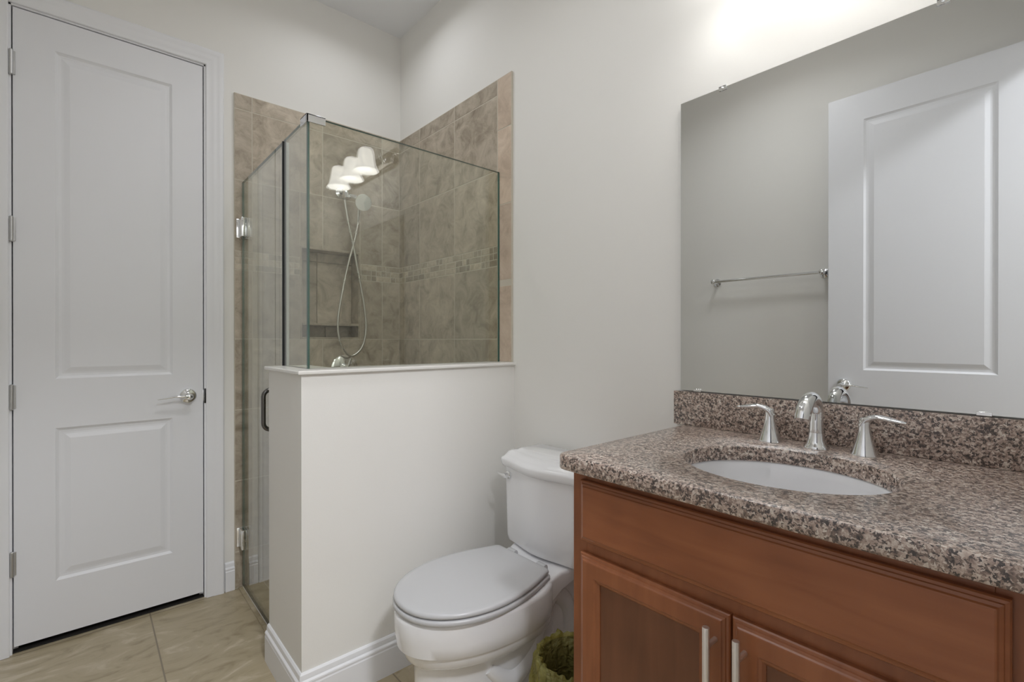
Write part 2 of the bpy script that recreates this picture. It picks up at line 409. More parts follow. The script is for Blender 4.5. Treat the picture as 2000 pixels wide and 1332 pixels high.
# on the back wall
bm = bm_new(); PB = lambda a, z, d: (a, -.0005-d, z)
XT = -.877
r = sub_rects(grid([XT, -.80, -.461, -.121, -.011]), NICHE)
tiles(bm, r, PB)
tiles(bm, sub_rects(mosaic(XT, -.011), NICHE), PB, .010, .003, 2)
grout_slab(bm, sub_rects([(XT, -.011, 0, 2.361)], NICHE), PB, .0092)
# niche lining
x0, x1, z0, z1 = NICHE; dp = .09
tiles(bm, [(x0+.01, -.415, z0+.01, 1.262), (-.415, x1-.01, z0+.01, 1.262), (x0+.01, -.46, 1.275, 1.61), (-.46, x1-.01, 1.275, 1.61), (x0+.01, -.46, 1.61, z1-.01), (-.46, x1-.01, 1.61, z1-.01)], lambda a, z, d: (a, dp-d, z), .01, .003)
for lo, hi in (((x0, -.010, z0), (x0+.01, dp, z1)), ((x1-.01, -.010, z0), (x1, dp, z1)), ((x0+.01, -.010, z0), (x1-.01, dp, z0+.01)), ((x0+.01, -.010, z1-.01), (x1-.01, dp, z1)), ((x0+.01, -.016, 1.262), (x1-.01, dp-.01, 1.275))):
    box(bm, lo, hi, .001, 1, 0)
box(bm, (x0, dp, z0), (x1, dp+.012, z1), 0, 1, 1)
tag(link('wall_shower_back', bm, ['tile', 'grout', 'mosaic'], smooth=False), 'taupe stone look shower tiles with niche, beside closet door', 'tiled wall', kind='structure')
# on the right wall
bm = bm_new(); PR = lambda a, z, d: (-.0005-d, a, z)
rr = grid([-.92, -.581, -.242, 0])
tiles(bm, rr, PR); tiles(bm, mosaic(-.92, 0), PR, .010, .003, 2)
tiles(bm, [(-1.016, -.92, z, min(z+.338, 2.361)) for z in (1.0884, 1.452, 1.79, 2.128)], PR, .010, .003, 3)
grout_slab(bm, [(-.92, 0, 0, 2.361), (-1.016, -.92, 1.0884, 2.361)], PR, .0092)
tag(link('wall_shower_right', bm, ['tile', 'grout', 'mosaic', 'tile_pink'], smooth=False), 'taupe stone look shower tiles with pinkish edge strip, right of shower', 'tiled wall', kind='structure')
# inside faces of the half wall
bm = bm_new()
tiles(bm, [(a, b, c, d) for a, b, c, d in grid([-.767, -.461, -.121, -.011]) if d <= 1.19 and c < 1] and [(a, min(b, -.011), c, min(d, HZ)) for a, b, c, d in grid([-.757, -.461, -.121, -.011]) if c < HZ], lambda a, z, d: (a, HY+HT+.0005+d, z))
tiles(bm, [(a, b, c, min(d, HZ)) for a, b, c, d in grid([HY+HT+.011, HE]) if c < HZ], lambda a, z, d: (HX+HT+.0005+d, a, z))
tag(link('wall_shower_inside', bm, 'tile', smooth=False), 'taupe tiles on the shower side of the half wall', 'tiled wall', kind='structure')
# shower floor and threshold strip
bm = bm_new()
k = .0762
for i in range(10):
    for j in range(14):
        a = HX+HT+.012+i*k; b = -.012-j*k
        if a+k > 0: continue
        if b-k < HY+HT: continue
        tiles(bm, [(a, a+k, b-k, b)], lambda p, q, d: (p, q, d), .006, .003)
box(bm, (HX+HT+.011, HY+HT+.011, 0), (-.011, -.011, .004), 0, 1, 1)
tag(link('floor_shower', bm, ['tile', 'grout'], smooth=False), 'small taupe tiles on the shower floor behind glass', 'floor', kind='structure')
bm = bm_new(); box(bm, (-.862, -.661, 0), (HX+HT+.01, -.012, .005), .001, 1)
tag(link('trim_threshold', bm, 'floor', origin=(0, 0, 0)), 'low beige stone threshold under the glass shower door', 'threshold', kind='structure')

# ------------------------------------------------------------------ trim
CAS = [(0, 0), (0, .009), (.003, .011), (.024, .012), (.030, .0145), (.036, .0155), (.05, .0165), (.056, .019), (.066, .019), (.071, .015), (.072, 0)]
bm = bm_new(); g = .008
sweep(bm, [(DL-g, -.0002, 0), (DL-g, -.0002, DT+g), (DR+g, -.0002, DT+g), (DR+g, -.0002, 0)], CAS, (0, -1, 0), 1)
# jamb lining and stops
for a, b in ((DL-.018, DL-.0012), (DR+.0012, DR+.018)): box(bm, (a, -.0002, 0), (b, T, DT+.016))
box(bm, (DL-.018, -.0002, DT+.0012), (DR+.018, T, DT+.018))
box(bm, (DL-.003, .039, 0), (DL+.012, .07, DT+.003)); box(bm, (DR-.012, .039, 0), (DR+.003, .07, DT+.003)); box(bm, (DL, .039, DT-.012), (DR, .07, DT+.003))
t1 = tag(link('trim_closet', bm, 'trim', smooth=True, ang=25, origin=(-1.3, 0, 0)), 'white moulded casing around the closet door', 'door casing', kind='structure')
bm = bm_new(); box(bm, (DR+.0015, -.0035, .895), (DR+.010, .02, .962), .001)
link('strike_plate', bm, 'seal', t1)  # black colour paints the shadow at the strike lip
bm = bm_new()
sweep(bm, [(EOX0-.008+.03, YE+.0002, 0), (EOX0-.008+.03, YE+.0002, EOZ-.03), (EOX1-.03+.008, YE+.0002, EOZ-.03), (EOX1-.03+.008, YE+.0002, 0)], CAS, (0, 1, 0), -1)
box(bm, (EOX0, YE-T, 0), (EOX0+.016, YE+.0002, EOZ)); box(bm, (EOX1-.016, YE-T, 0), (EOX1, YE+.0002, EOZ)); box(bm, (EOX0, YE-T, EOZ-.016), (EOX1, YE+.0002, EOZ))
tag(link('trim_entry', bm, 'trim', ang=25), 'white moulded casing around the entry doorway behind camera', 'door casing', kind='structure')
BASE = [(0, 0), (.0155, 0), (.0155, .092), (.0135, .0955), (.0135, .100), (.0155, .1025), (.0145, .107), (.009, .112), (.009, .118), (.0075, .128), (.003, .1335), (0, .1335)]
def baseboard(name, path, side, label):
    bm = bm_new(); sweep(bm, path, BASE, (0, 0, 1), side)
    tag(link(name, bm, 'trim', ang=25), label, 'baseboard', kind='structure')
baseboard('baseboard_half_wall', [(HX, HE, 0), (HX, HY, 0), (-.0005, HY, 0)], -1, 'white stepped baseboard around the half wall foot')
baseboard('baseboard_back', [(-.917, 0, 0), (XT-.001, 0, 0)], -1, 'short piece of white baseboard between closet casing and shower')
baseboard('baseboard_right', [(0, HY-.016, 0), (0, -1.838, 0)], -1, 'white baseboard behind the toilet on mirror wall')
baseboard('baseboard_left', [(XL, YE, 0), (XL, 0, 0)], -1, 'white baseboard along the towel bar wall')

# ------------------------------------------------------------------ panel doors
PANEL = [(0, 0), (.004, -.003), (.010, -.0065), (.019, -.0072), (.026, -.0063), (.040, -.0028), (.044, -.002)]
def panel_slab(bm, P, W, H, th, panels, prof=PANEL):
    xs = sorted({0, W} | {p[0] for p in panels} | {p[1] for p in panels}); zs = sorted({0, H} | {p[2] for p in panels} | {p[3] for p in panels})
    for a, b in zip(xs, xs[1:]):
        for c, d in zip(zs, zs[1:]):
            if any(p[0] <= a and b <= p[1] and p[2] <= c and d <= p[3] for p in panels): continue
            bm.faces.new([bm.verts.new(P(*q, 0)) for q in ((a, c), (b, c), (b, d), (a, d))])
    for p in panels:
        loft(bm, [[P(p[0]+i, p[2]+i, d), P(p[1]-i, p[2]+i, d), P(p[1]-i, p[3]-i, d), P(p[0]+i, p[3]-i, d)] for i, d in prof], False, True)
    q = [(0, 0), (W, 0), (W, H), (0, H)]
    bm.faces.new([bm.verts.new(P(a, b, -th)) for a, b in reversed(q)])
    for (a, b), (c, d) in zip(q, q[1:]+q[:1]):
        bm.faces.new([bm.verts.new(P(*k)) for k in ((a, b, 0), (a, b, -th), (c, d, -th), (c, d, 0))])
def lever_set(root, c, out, along, part='lever_handle', back=None):
    """round rosette with a slim wavy lever; out = away from the door, along = lever direction"""
    c = Vector(c); o = Vector(out); al = Vector(along); up = Vector((0, 0, 1))
    bm = bm_new()
    lathe(bm, [(.0, 0), (.033, 0), (.033, .004), (.031, .008), (.026, .011), (.016, .013), (.0125, .016), (.011, .04), (.0135, .045), (.0135, .055), (.010, .060), (0, .061)], c, o, 36)
    h = link(part, bm, 'chrome', root)
    bm = bm_new()
    pts = smooth_path([c+o*.050, c+o*.054+al*.02+up*.002, c+o*.054+al*.05+up*.004, c+o*.050+al*.085-up*.001, c+o*.046+al*.115-up*.005], 6)
    tube(bm, pts, [.0105, .0085, .0075, .007, .004], 14, 0, [.9, .8, .6, .5, .5])
    link('lever', bm, 'chrome', h)
    return h
# closet door
d1 = thing('door_1', ((DL+DR)/2, 0, DB), 'white two panel closet door with four hinges on its left edge', 'door', kind='structure')
W1 = DR-DL-.006; H1 = DT-.003-DB
bm = bm_new(); x_ = DL+.003
panel_slab(bm, lambda a, z, d: (x_+a, .0015-d, DB+z), W1, H1, .034, [(.115, W1-.115, .213, .812), (.115, W1-.115, 1.006, 2.290)])
link('door_slab', bm, 'door', d1, smooth=False)
lever_set(d1, (-1.061, .0015, .933), (0, -1, 0), (-1, 0, 0))
for z in (2.227, 1.602, .970, .342):
    bm = bm_new()
    lathe(bm, [(0, -.048), (.004, -.048), (.0065, -.045), (.0065, .045), (.004, .048), (0, .048)], (DL-.001, -.0075, z), (0, 0, 1), 14)
    box(bm, (DL-.012, -.0035, z-.044), (DL+.010, .0012, z+.044), .0008, 1)
    link('hinge', bm, 'hinge', d1)
bm = bm_new(); box(bm, (DR-.004, .006, .905), (DR+.0012, .026, .955), .001); link('latch', bm, 'chrome', d1)
# entry door, swung open in front of the left wall
EF = -1.592; EY0, EY1 = -1.782, -2.578
d2 = thing('door_2', (EF, (EY0+EY1)/2, .012), 'open white two panel entry door, seen only in the mirror', 'door', kind='structure')
W2 = EY0-EY1
bm = bm_new()
panel_slab(bm, lambda a, z, d: (EF+d, EY0-a, .012+z), W2, 2.436, .035, [(.155, W2-.155, .225, .83), (.155, W2-.155, 1.02, 2.298)])
link('door_slab', bm, 'door', d2, smooth=False)
lever_set(d2, (EF, EY0-.070, .950), (1, 0, 0), (0, -1, 0))
bm = bm_new(); box(bm, (EF-.030, EY0-.002, .925), (EF-.006, EY0+.0012, .975), .001); link('latch', bm, 'hinge', d2)
for z in (2.2, 1.6, .97, .34):
    bm = bm_new(); lathe(bm, [(0, -.045), (.0065, -.045), (.0065, .045), (0, .045)], (EF+.006, EY1-.003, z), (0, 0, 1), 12); link('hinge', bm, 'hinge', d2)

# ------------------------------------------------------------------ shower glass
GX, GY, GH = -.842, -.930, 1.938
def pane(bm, lo, hi, thin):
    """glass slab: big faces clear (0), edges green (1)"""
    x0, y0, z0 = [min(a, b) for a, b in zip(lo, hi)]; x1, y1, z1 = [max(a, b) for a, b in zip(lo, hi)]
    box(bm, (x0, y0, z0), (x1, y1, z1))
    bm.faces.ensure_lookup_table()
    for f in bm.faces[-6:]:
        f.normal_update(); f.material_index = 0 if abs(f.normal[thin]) > .9 else 1
# front panel, on the long leg of the half wall
fp = thing('shower_screen', (GX/2, GY, CAPZ), 'fixed clear glass corner screen standing on the half wall cap', 'glass screen')
bm = bm_new(); pane(bm, (GX-.006, GY-.006, CAPZ), (-.012, GY+.006, GH), 1); link('glass_pane', bm, ['glass', 'edge'], fp, smooth=False)['label'] = 'wide front pane above the toilet side'
bm = bm_new(); box(bm, (GX-.012, GY-.012, GH-.022), (GX+.052, GY-.0055, GH+.005), .001, 1); box(bm, (GX-.012, GY-.012, GH+.0005), (GX+.052, GY+.012, GH+.005), .001, 1)
box(bm, (GX-.012, GY-.012, GH-.022), (GX-.0055, GY+.052, GH+.005), .001, 1); box(bm, (GX-.012, GY-.012, GH+.0005), (GX+.012, GY+.052, GH+.005), .001, 1)
link('corner_clip', bm, 'chrome', fp)
# side panel, on the return
GE = -.667
bm = bm_new(); pane(bm, (GX-.004, GY+.0065, CAPZ), (GX+.004, GE, GH-.001), 0)
for f in bm.faces:
    if f.normal.y > .9: f.material_index = 2                # the blackened edge that meets the door
link('glass_pane', bm, ['glass', 'edge', 'seal'], fp, smooth=False)['label'] = 'narrow side pane beside the shower door'
bm = bm_new(); box(bm, (GX+.0045, GE-.001, CAPZ), (GX+.0145, GE+.004, GH-.005), .0005, 1); link('clear_seal', bm, 'clearseal', fp)
# the door
sd = thing('shower_door', (GX, -.33, .0055), 'frameless clear glass shower door with curved chrome pull coloured dark for its reflections', 'shower door')
bm = bm_new(); pane(bm, (GX-.005, -.656, .015), (GX+.005, -.022, GH-.003), 0); link('glass_pane', bm, ['glass', 'edge'], sd, smooth=False)
bm = bm_new(); box(bm, (GX-.0075, -.6635, .015), (GX+.0008, -.656, GH-.003)); link('edge_seal', bm, 'seal', sd)
bm = bm_new(); box(bm, (GX-.004, -.655, .0055), (GX+.004, -.022, .015)); link('bottom_sweep', bm, 'clearseal', sd)
for z in (1.716, .245):
    bm = bm_new()
    box(bm, (GX-.028, -.016, z-.045), (GX+.028, -.011, z+.045), .0015)            # wall plate
    box(bm, (GX-.018, -.074, z-.045), (GX-.0055, -.022, z+.045), .0015)
    box(bm, (GX+.0055, -.074, z-.045), (GX+.018, -.022, z+.045), .0015)
    lathe(bm, [(.0085, -.042), (.0085, .042)], (GX-.012, -.020, z), (0, 0, 1), 18, 0, True, True)
    box(bm, (GX-.010, -.024, z-.03), (GX+.010, -.012, z+.03), .001)
    link('hinge', bm, 'chrome', sd)
bm = bm_new()
HYH = -.575
for s in (-1, 1):
    X = GX+s*.0055; B = GX+s*.052
    pts = [(X, HYH, .838)] + [(B-s*.026+s*.026*math.sin(t*PI/12), HYH, .864-.026*math.cos(t*PI/12)) for t in range(0, 7)] + [(B-s*.026+s*.026*math.cos(t*PI/12), HYH, .966+.026*math.sin(t*PI/12)) for t in range(0, 7)] + [(X, HYH, .992)]
    tube(bm, pts, .0085, 16)
    for z in (.838, .992): lathe(bm, [(0, 0), (.013, 0), (.013, .003), (.0085, .004)], (X, HYH, z), (s, 0, 0), 18)
link('pull_handle', bm, 'chrome_dark_reflection', sd)

# ------------------------------------------------------------------ shower fittings
hs = thing('hand_shower', (-.36, -.011, 1.96), 'chrome hand shower with looped metal hose on the shower back wall', 'shower head')
bm = bm_new()
lathe(bm, [(0, 0), (.030, 0), (.029, .006), (.018, .010), (.011, .012)], (-.365, -.011, 1.985), (0, -1, 0), 28)
tube(bm, smooth_path([(-.365, -.015, 1.985), (-.365, -.05, 1.988), (-.365, -.085, 1.965)], 8), .0095, 14)
lathe(bm, [(.0, -.018), (.016, -.018), (.018, 0), (.016, .022), (0, .022)], (-.365, -.088, 1.955), (0, -.4, -1), 20)
link('shower_arm', bm, 'chrome', hs)
bm = bm_new()
tube(bm, smooth_path([(-.350, -.090, 1.955), (-.330, -.115, 1.945), (-.305, -.135, 1.925)], 6), [.013, .013, .016], 16)
tube(bm, smooth_path([(-.305, -.135, 1.925), (-.300, -.105, 1.885), (-.292, -.075, 1.83)], 6), [.013, .012, .010], 16)
lathe(bm, [(0, -.020), (.018, -.018), (.040, 0), (.044, .008), (.042, .012), (0, .013)], (-.300, -.150, 1.915), (-.15, -.9, -.25), 30)
link('spray_head', bm, 'chrome', hs)
bm = bm_new()
pts = smooth_path([(-.372, -.082, 1.93), (-.350, -.076, 1.82), (-.318, -.066, 1.70), (-.285, -.058, 1.55), (-.250, -.052, 1.38), (-.238, -.05, 1.25), (-.262, -.05, 1.145), (-.325, -.05, 1.098), (-.378, -.05, 1.16), (-.396, -.05, 1.28), (-.372, -.055, 1.45), (-.342, -.06, 1.60), (-.312, -.066, 1.72), (-.292, -.075, 1.83)], 8)
tube(bm, pts, .0062, 12)
link('hose', bm, 'hose', hs)
sv = thing('shower_valve', (-.345, -.011, 1.03), 'chrome shower valve low on back wall just above the cap', 'shower valve')
bm = bm_new(); lathe(bm, [(0, 0), (.075, 0), (.074, .005), (.062, .010), (.03, .013), (.026, .03), (.024, .045), (0, .047)], (-.345, -.011, 1.03), (0, -1, 0), 40); link('escutcheon', bm, 'chrome', sv)
bm = bm_new(); tube(bm, [(-.345, -.05, 1.03), (-.335, -.058, 1.055), (-.33, -.062, 1.085)], [.011, .009, .006], 14); link('lever', bm, 'chrome', sv)

# ------------------------------------------------------------------ mirror
mi = thing('mirror', (-.006, -2.2, 1.030), 'large frameless rectangular wall mirror above the granite backsplash', 'mirror')
MY0, MY1, MZ0, MZ1 = -1.8196, -2.592, 1.0302, 1.9206
bm = bm_new(); box(bm, (-.0125, MY1, MZ0), (-.0065, MY0, MZ1)); bm.faces.ensure_lookup_table()
for f in bm.faces: f.normal_update(); f.material_index = 0 if f.normal.x < -.9 else 1
link('mirror_glass', bm, ['mirror', 'backing'], mi, smooth=False)
for y in (-1.952, -2.435):
    bm = bm_new(); box(bm, (-.016, y-.011, MZ1-.009), (-.0130, y+.011, MZ1+.004), .0008, 1); box(bm, (-.016, y-.011, MZ1+.001), (-.0002, y+.011, MZ1+.004), .0008, 1)
    lathe(bm, [(0, 0), (.004, 0), (.003, .002), (0, .0025)], (-.016, y, MZ1-.003), (-1, 0, 0), 12); link('mirror_clip', bm, 'chrome', mi)
for y in (-1.875, -2.50):
    bm = bm_new(); box(bm, (-.0145, y-.012, MZ0-.002), (-.0130, y+.012, MZ0+.006), .0005, 1); link('mirror_clip', bm, 'chrome', mi)

# ------------------------------------------------------------------ towel bar (seen in the mirror)
tb = thing('towel_bar', (XL, -1.43, 1.55), 'slim chrome towel bar on the left wall, seen in mirror', 'towel bar')
TB0, TB1, TZ = -1.128, -1.738, 1.556
for y in (TB0, TB1):
    bm = bm_new(); lathe(bm, [(0, 0), (.024, 0), (.024, .005), (.018, .009), (.012, .012), (.010, .045), (.0145, .05), (.0145, .072), (.010, .076), (0, .077)], (XL+.0002, y, TZ), (1, 0, 0), 28); link('post', bm, 'chrome', tb)
bm = bm_new(); tube(bm, [(XL+.061, TB0-.008, TZ), (XL+.061, TB1+.008, TZ)], .0085, 18); link('bar', bm, 'chrome', tb)

# ------------------------------------------------------------------ vanity cabinet
VY0, VY1, VX, VZ = -1.842, -2.592, -.54, .8885
vc = thing('vanity_cabinet', (VX/2, (VY0+VY1)/2, 0), 'reddish brown wood vanity cabinet under the granite counter', 'cabinet')
bm = bm_new()
box(bm, (-.52, VY0-.018, .10), (-.004, VY0, VZ), .001, 1); box(bm, (-.52, VY1, .10), (-.004, VY1+.018, VZ), .001, 1)
box(bm, (-.52, VY1+.018, .10), (-.004, VY0-.018, .118)); box(bm, (-.016, VY1+.018, .118), (-.004, VY0-.018, VZ))
box(bm, (-.46, VY1+.002, .0), (-.445, VY0-.002, .10)); box(bm, (-.445, VY0-.018, 0), (-.004, VY0-.001, .10)); box(bm, (-.445, VY1+.001, 0), (-.004, VY1+.018, .10))
# face frame
box(bm, (VX, VY0-.042, .10), (-.52, VY0, VZ), .0012, 1); box(bm, (VX, VY1, .10), (-.52, VY1+.042, VZ), .0012, 1)
box(bm, (VX, VY1+.042, .852), (-.52, VY0-.042, VZ)); box(bm, (VX, VY1+.042, .690), (-.52, VY0-.042, .735)); box(bm, (VX, VY1+.042, .10), (-.52, VY0-.042, .145))
box(bm, (VX, -2.24, .145), (-.52, -2.20, .69)); box(bm, (-.519, VY1+.042, .735), (-.512, VY0-.042, .852))
link('carcass', bm, 'wood', vc, smooth=False)
def cab_front(name, y0, y1, z0, z1, prof, parent, mt, th=.019, hole=False):
    """y0 > y1; face toward -x with a stepped edge"""
    bm = bm_new(); X = VX-.0006
    P = lambda i, d: [(X-d, y0-i, z0+i), (X-d, y1+i, z0+i), (X-d, y1+i, z1-i), (X-d, y0-i, z1-i)]
    loft(bm, [P(i, d) for i, d in prof], True, not hole)
    return link(name, bm, mt, parent, smooth=False)
EDGE = [(0, 0), (0, .009), (.002, .0115), (.006, .0125), (.007, .0145), (.011, .0165), (.013, .019), (.015, .0195)]
cab_front('drawer_front', -1.873, -2.566, .725, .864, EDGE, vc, 'woodh')
def cab_door(y0, y1, z0, z1, pull_y, lab):
    bm = bm_new(); X = VX-.0006; st = .057
    P = lambda i, d: [(X-d, y0-i, z0+i), (X-d, y1+i, z0+i), (X-d, y1+i, z1-i), (X-d, y0-i, z1-i)]
    loft(bm, [P(i, d) for i, d in EDGE]+[P(st-.012, .0195), P(st-.010, .0175), P(st-.005, .0165), P(st, .012), P(st, .006)], True, False)
    d = link('door', bm, 'wood', vc, smooth=False); d['label'] = lab
    bm = bm_new(); box(bm, (X-.010, y1+st-.003, z0+st-.003), (X-.004, y0-st+.003, z1-st+.003)); link('door_panel', bm, 'wood_dark', d, smooth=False)
    bm = bm_new(); px = X-.0195
    tube(bm, [(px-.035, pull_y, .49), (px-.035, pull_y, .6829), (px-.035, pull_y, .684)], [.0063, .0063, .0056], 20)
    for z in (.525, .649): tube(bm, [(px+.001, pull_y, z), (px-.034, pull_y, z)], .0045, 12)
    link('bar_pull', bm, 'pull', d)
cab_door(-1.873, -2.2185, .128, .698, -2.196, 'left cabinet door with satin bar pull')
cab_door(-2.2225, -2.566, .128, .698, -2.248, 'right cabinet door with satin bar pull')

# ------------------------------------------------------------------ granite counter with backsplash
CZ = .9236; CT = .034
SCX, SCY, SAX, SAY = -.322, -2.222, .172, .197
ct = thing('countertop', (-.297, -2.215, CZ-CT), 'speckled brown granite countertop with oval sink cutout', 'countertop')
def rrect(x0, x1, y0, y1, r, n=8):
    out = []
    for (cx, cy, a0, rr) in ((x1, y1, 0, .001), (x0, y1, 90, r), (x0, y0, 180, .001), (x1, y0, 270, .001)):
        ox = cx-rr if cx == x1 else cx+rr; oy = cy-rr if cy == y1 else cy+rr
        for k in range(n+1):
            t = math.radians(a0+90*k/n); out.append((ox+rr*math.cos(t), oy+rr*math.sin(t)))
    return out
def oval(ax, ay, n=72): return [(SCX+ax*math.cos(2*PI*i/n), SCY+ay*math.sin(2*PI*i/n)) for i in range(n)]
bm = bm_new()
def orect(i): return rrect(-.594+i, -.002, -2.598, -1.832-i, .028)
O = loft(bm, [[(x, y, z) for x, y in orect(i)] for i, z in ((.004, CZ-CT), (.0012, CZ-CT+.0012), (0, CZ-CT+.004), (0, CZ-.005), (.0015, CZ-.0015), (.005, CZ))], False, False)
I = loft(bm, [[(x, y, z) for x, y in oval(SAX+i, SAY+i)] for i, z in ((0, CZ-CT), (0, CZ-.003), (.003, CZ))], False, False)
for a, b in ((O[0], I[0]), (O[-1], I[-1])):
    es = []
    for L_ in (a, b):
        for i in range(len(L_)):
            e = bm.edges.get((L_[i], L_[(i+1) % len(L_)]))
            if e: es.append(e)
    bmesh.ops.triangle_fill(bm, use_beauty=True, use_dissolve=False, edges=es)
link('slab', bm, 'granite', ct, ang=50)
bm = bm_new(); box(bm, (-.0205, -2.598, CZ+.0002), (-.001, -1.800, 1.0262), .0015, 2); tag(link('backsplash', bm, 'granite'), 'upright speckled brown granite strip between counter and mirror', 'backsplash')

# sink
sk = thing('sink', (SCX, SCY, CZ-CT-.18), 'white oval undermount sink basin set into the granite counter', 'sink')
bm = bm_new(); zt = CZ-CT-.0005
prof = [(1.09, 0), (1.0, 0), (.985, -.004), (.965, -.02), (.93, -.05), (.87, -.09), (.77, -.125), (.58, -.152), (.32, -.166), (.115, -.170)]
rg = [[(x, y, zt+h) for x, y in [(SCX+SAX*1.02*k*math.cos(2*PI*i/72), SCY+SAY*1.02*k*math.sin(2*PI*i/72)) for i in range(72)]] for k, h in prof]
prof2 = [(.115, -.182), (.32, -.178), (.62, -.165), (.82, -.135), (.96, -.095), (1.02, -.05), (1.05, -.012), (1.09, -.012), (1.09, 0)]
rg += [[(SCX+SAX*1.02*k*math.cos(2*PI*i/72), SCY+SAY*1.02*k*math.sin(2*PI*i/72), zt+h) for i in range(72)] for k, h in prof2]
loft(bm, rg, False, False); link('basin', bm, 'porcelain', sk)
bm = bm_new(); lathe(bm, [(0, -.012), (.020, -.012), (.0215, .002), (.024, .003), (.0235, .005), (.018, .0045), (.015, .002), (0, .004)], (SCX, SCY, zt-.170), (0, 0, 1), 30); link('drain', bm, 'chrome', sk)

# faucet
FY = -2.213; FX = -.078
fc = thing('faucet', (FX, FY, CZ), 'chrome arched widespread faucet with two lever handles behind the sink', 'faucet')
bm = bm_new()
lathe(bm, [(0, 0), (.0275, 0), (.0275, .004), (.0255, .007), (.0215, .012), (.0185, .022), (.0165, .038)], (FX, FY, CZ), (0, 0, 1), 32)
sp_pts = smooth_path([(FX, FY, CZ+.03), (FX, FY, CZ+.06), (FX+.001, FY, CZ+.088), (FX-.008, FY, CZ+.112), (FX-.034, FY, CZ+.1235), (FX-.064, FY, CZ+.117), (FX-.086, FY, CZ+.099), (FX-.096, FY, CZ+.078)], 7)
tube(bm, sp_pts, [.0165, .0152, .0145, .0145, .0148, .0158, .0168, .0165], 26)
link('spout', bm, 'chrome', fc)
for y, s in ((-2.108, 1), (-2.310, -1)):
    bm = bm_new(); hx = FX-.002
    lathe(bm, [(0, 0), (.027, 0), (.027, .003), (.0255, .006), (.0225, .016), (.0165, .036), (.0125, .054), (.0110, .068), (.0115, .078), (.0095, .084), (0, .086)], (hx, y, CZ), (0, 0, 1), 32)
    h = link('handle', bm, 'chrome', fc)
    bm = bm_new()
    pts = smooth_path([(hx, y-s*.004, CZ+.066), (hx-.002, y+s*.005, CZ+.081), (hx-.006, y+s*.026, CZ+.089), (hx-.011, y+s*.052, CZ+.086), (hx-.015, y+s*.078, CZ+.083)], 7)
    tube(bm, pts, [.0110, .0112, .0115, .0112, .0050], 18, 0, [.9, .66, .5, .46, .42]); link('lever', bm, 'chrome', h)
bm = bm_new(); tube(bm, [(FX+.026, FY, CZ), (FX+.026, FY, CZ+.035), (FX+.026, FY, CZ+.042)], [.003, .003, .0055], 12); link('lift_rod', bm, 'chrome', fc)

# ------------------------------------------------------------------ toilet
TY = -1.365
tl = thing('toilet', (-.37, TY, 0), 'white two piece toilet with closed lid beside the half wall', 'toilet')
def egg(lb, lf, w, nb=2.6, frac=.42, n=64, z=0, nf=2.0):
    lc = lb+(lf-lb)*frac; out = []
    for i in range(n):
        t = 2*PI*i/n; c, s = math.cos(t), math.sin(t)
        sg = lambda v: (1 if v >= 0 else -1)
        k = nf if c >= 0 else nb
        L = lc+(lf-lc if c >= 0 else lc-lb)*sg(c)*abs(c)**(2/k); Wd = w*sg(s)*abs(s)**(2/k)
        out.append((-L, TY+Wd, z))
    return out
bm = bm_new()
rows = [(0, .13, .695, .128, 3), (.012, .125, .70, .132, 3), (.03, .13, .695, .128, 3), (.10, .15, .685, .117, 3), (.19, .16, .685, .118, 2.8), (.236, .17, .688, .124, 2.6), (.244, .18, .694, .134, 2.5), (.252, .19, .703, .156, 2.4), (.262, .20, .712, .168, 2.4), (.285, .20, .721, .174, 2.4), (.294, .20, .724, .176, 2.4), (.300, .20, .735, .182, 2.4), (.335, .20, .740, .184, 2.4), (.385, .20, .742, .185, 2.4), (.394, .204, .738, .182, 2.4), (.398, .212, .726, .173, 2.4)]
loft(bm, [egg(lb, lf, w, nb, .42, 72, z) for z, lb, lf, w, nb in rows])
# rear deck carrying the tank, flaring toward it
def deck(L, hw, zt_, zb_, r=.012):
    pts = []
    for sx, sz in ((1, 1), (-1, 1), (-1, -1), (1, -1)):
        cx = sx*(hw-r); cz = (zt_-r) if sz > 0 else (zb_+r); a0 = {(1, 1): 0, (-1, 1): 90, (-1, -1): 180, (1, -1): 270}[(sx, sz)]
        for k in range(5):
            t = math.radians(a0+90*k/4); pts.append((-L, TY+cx+r*math.cos(t), cz+r*math.sin(t)))
    return pts
loft(bm, [deck(.36, .155, .398, .33), deck(.30, .150, .400, .32), deck(.25, .140, .404, .325), deck(.21, .135, .408, .34), deck(.17, .150, .413, .365), deck(.12, .165, .416, .378), deck(.04, .165, .416, .380)])
# pedestal back and trapway bulges
loft(bm, [deck(.22, .085, .36, .0, .02), deck(.16, .088, .37, .0, .02), deck(.06, .09, .385, .0, .02)])
for s in (-1, 1):
    pts = smooth_path([(-.50, TY+s*.098, .20), (-.42, TY+s*.102, .135), (-.33, TY+s*.095, .17), (-.27, TY+s*.085, .26), (-.20, TY+s*.072, .31), (-.13, TY+s*.070, .25), (-.12, TY+s*.072, .12), (-.12, TY+s*.075, .02)], 7)
    tube(bm, pts, [.02, .034, .036, .034, .034, .036, .036, .04], 18)
link('bowl', bm, 'porcelain', tl, ang=50)
for s in (-1, 1):
    bm = bm_new(); lathe(bm, [(.016, 0), (.0155, .010), (.011, .018), (0, .021)], (-.30, TY+s*.128, .030), (0, 0, 1), 20); lathe(bm, [(.024, -.03), (.023, 0), (0, .001)], (-.30, TY+s*.128, .030), (0, 0, 1), 20); link('bolt_cap', bm, 'porcelain', tl)
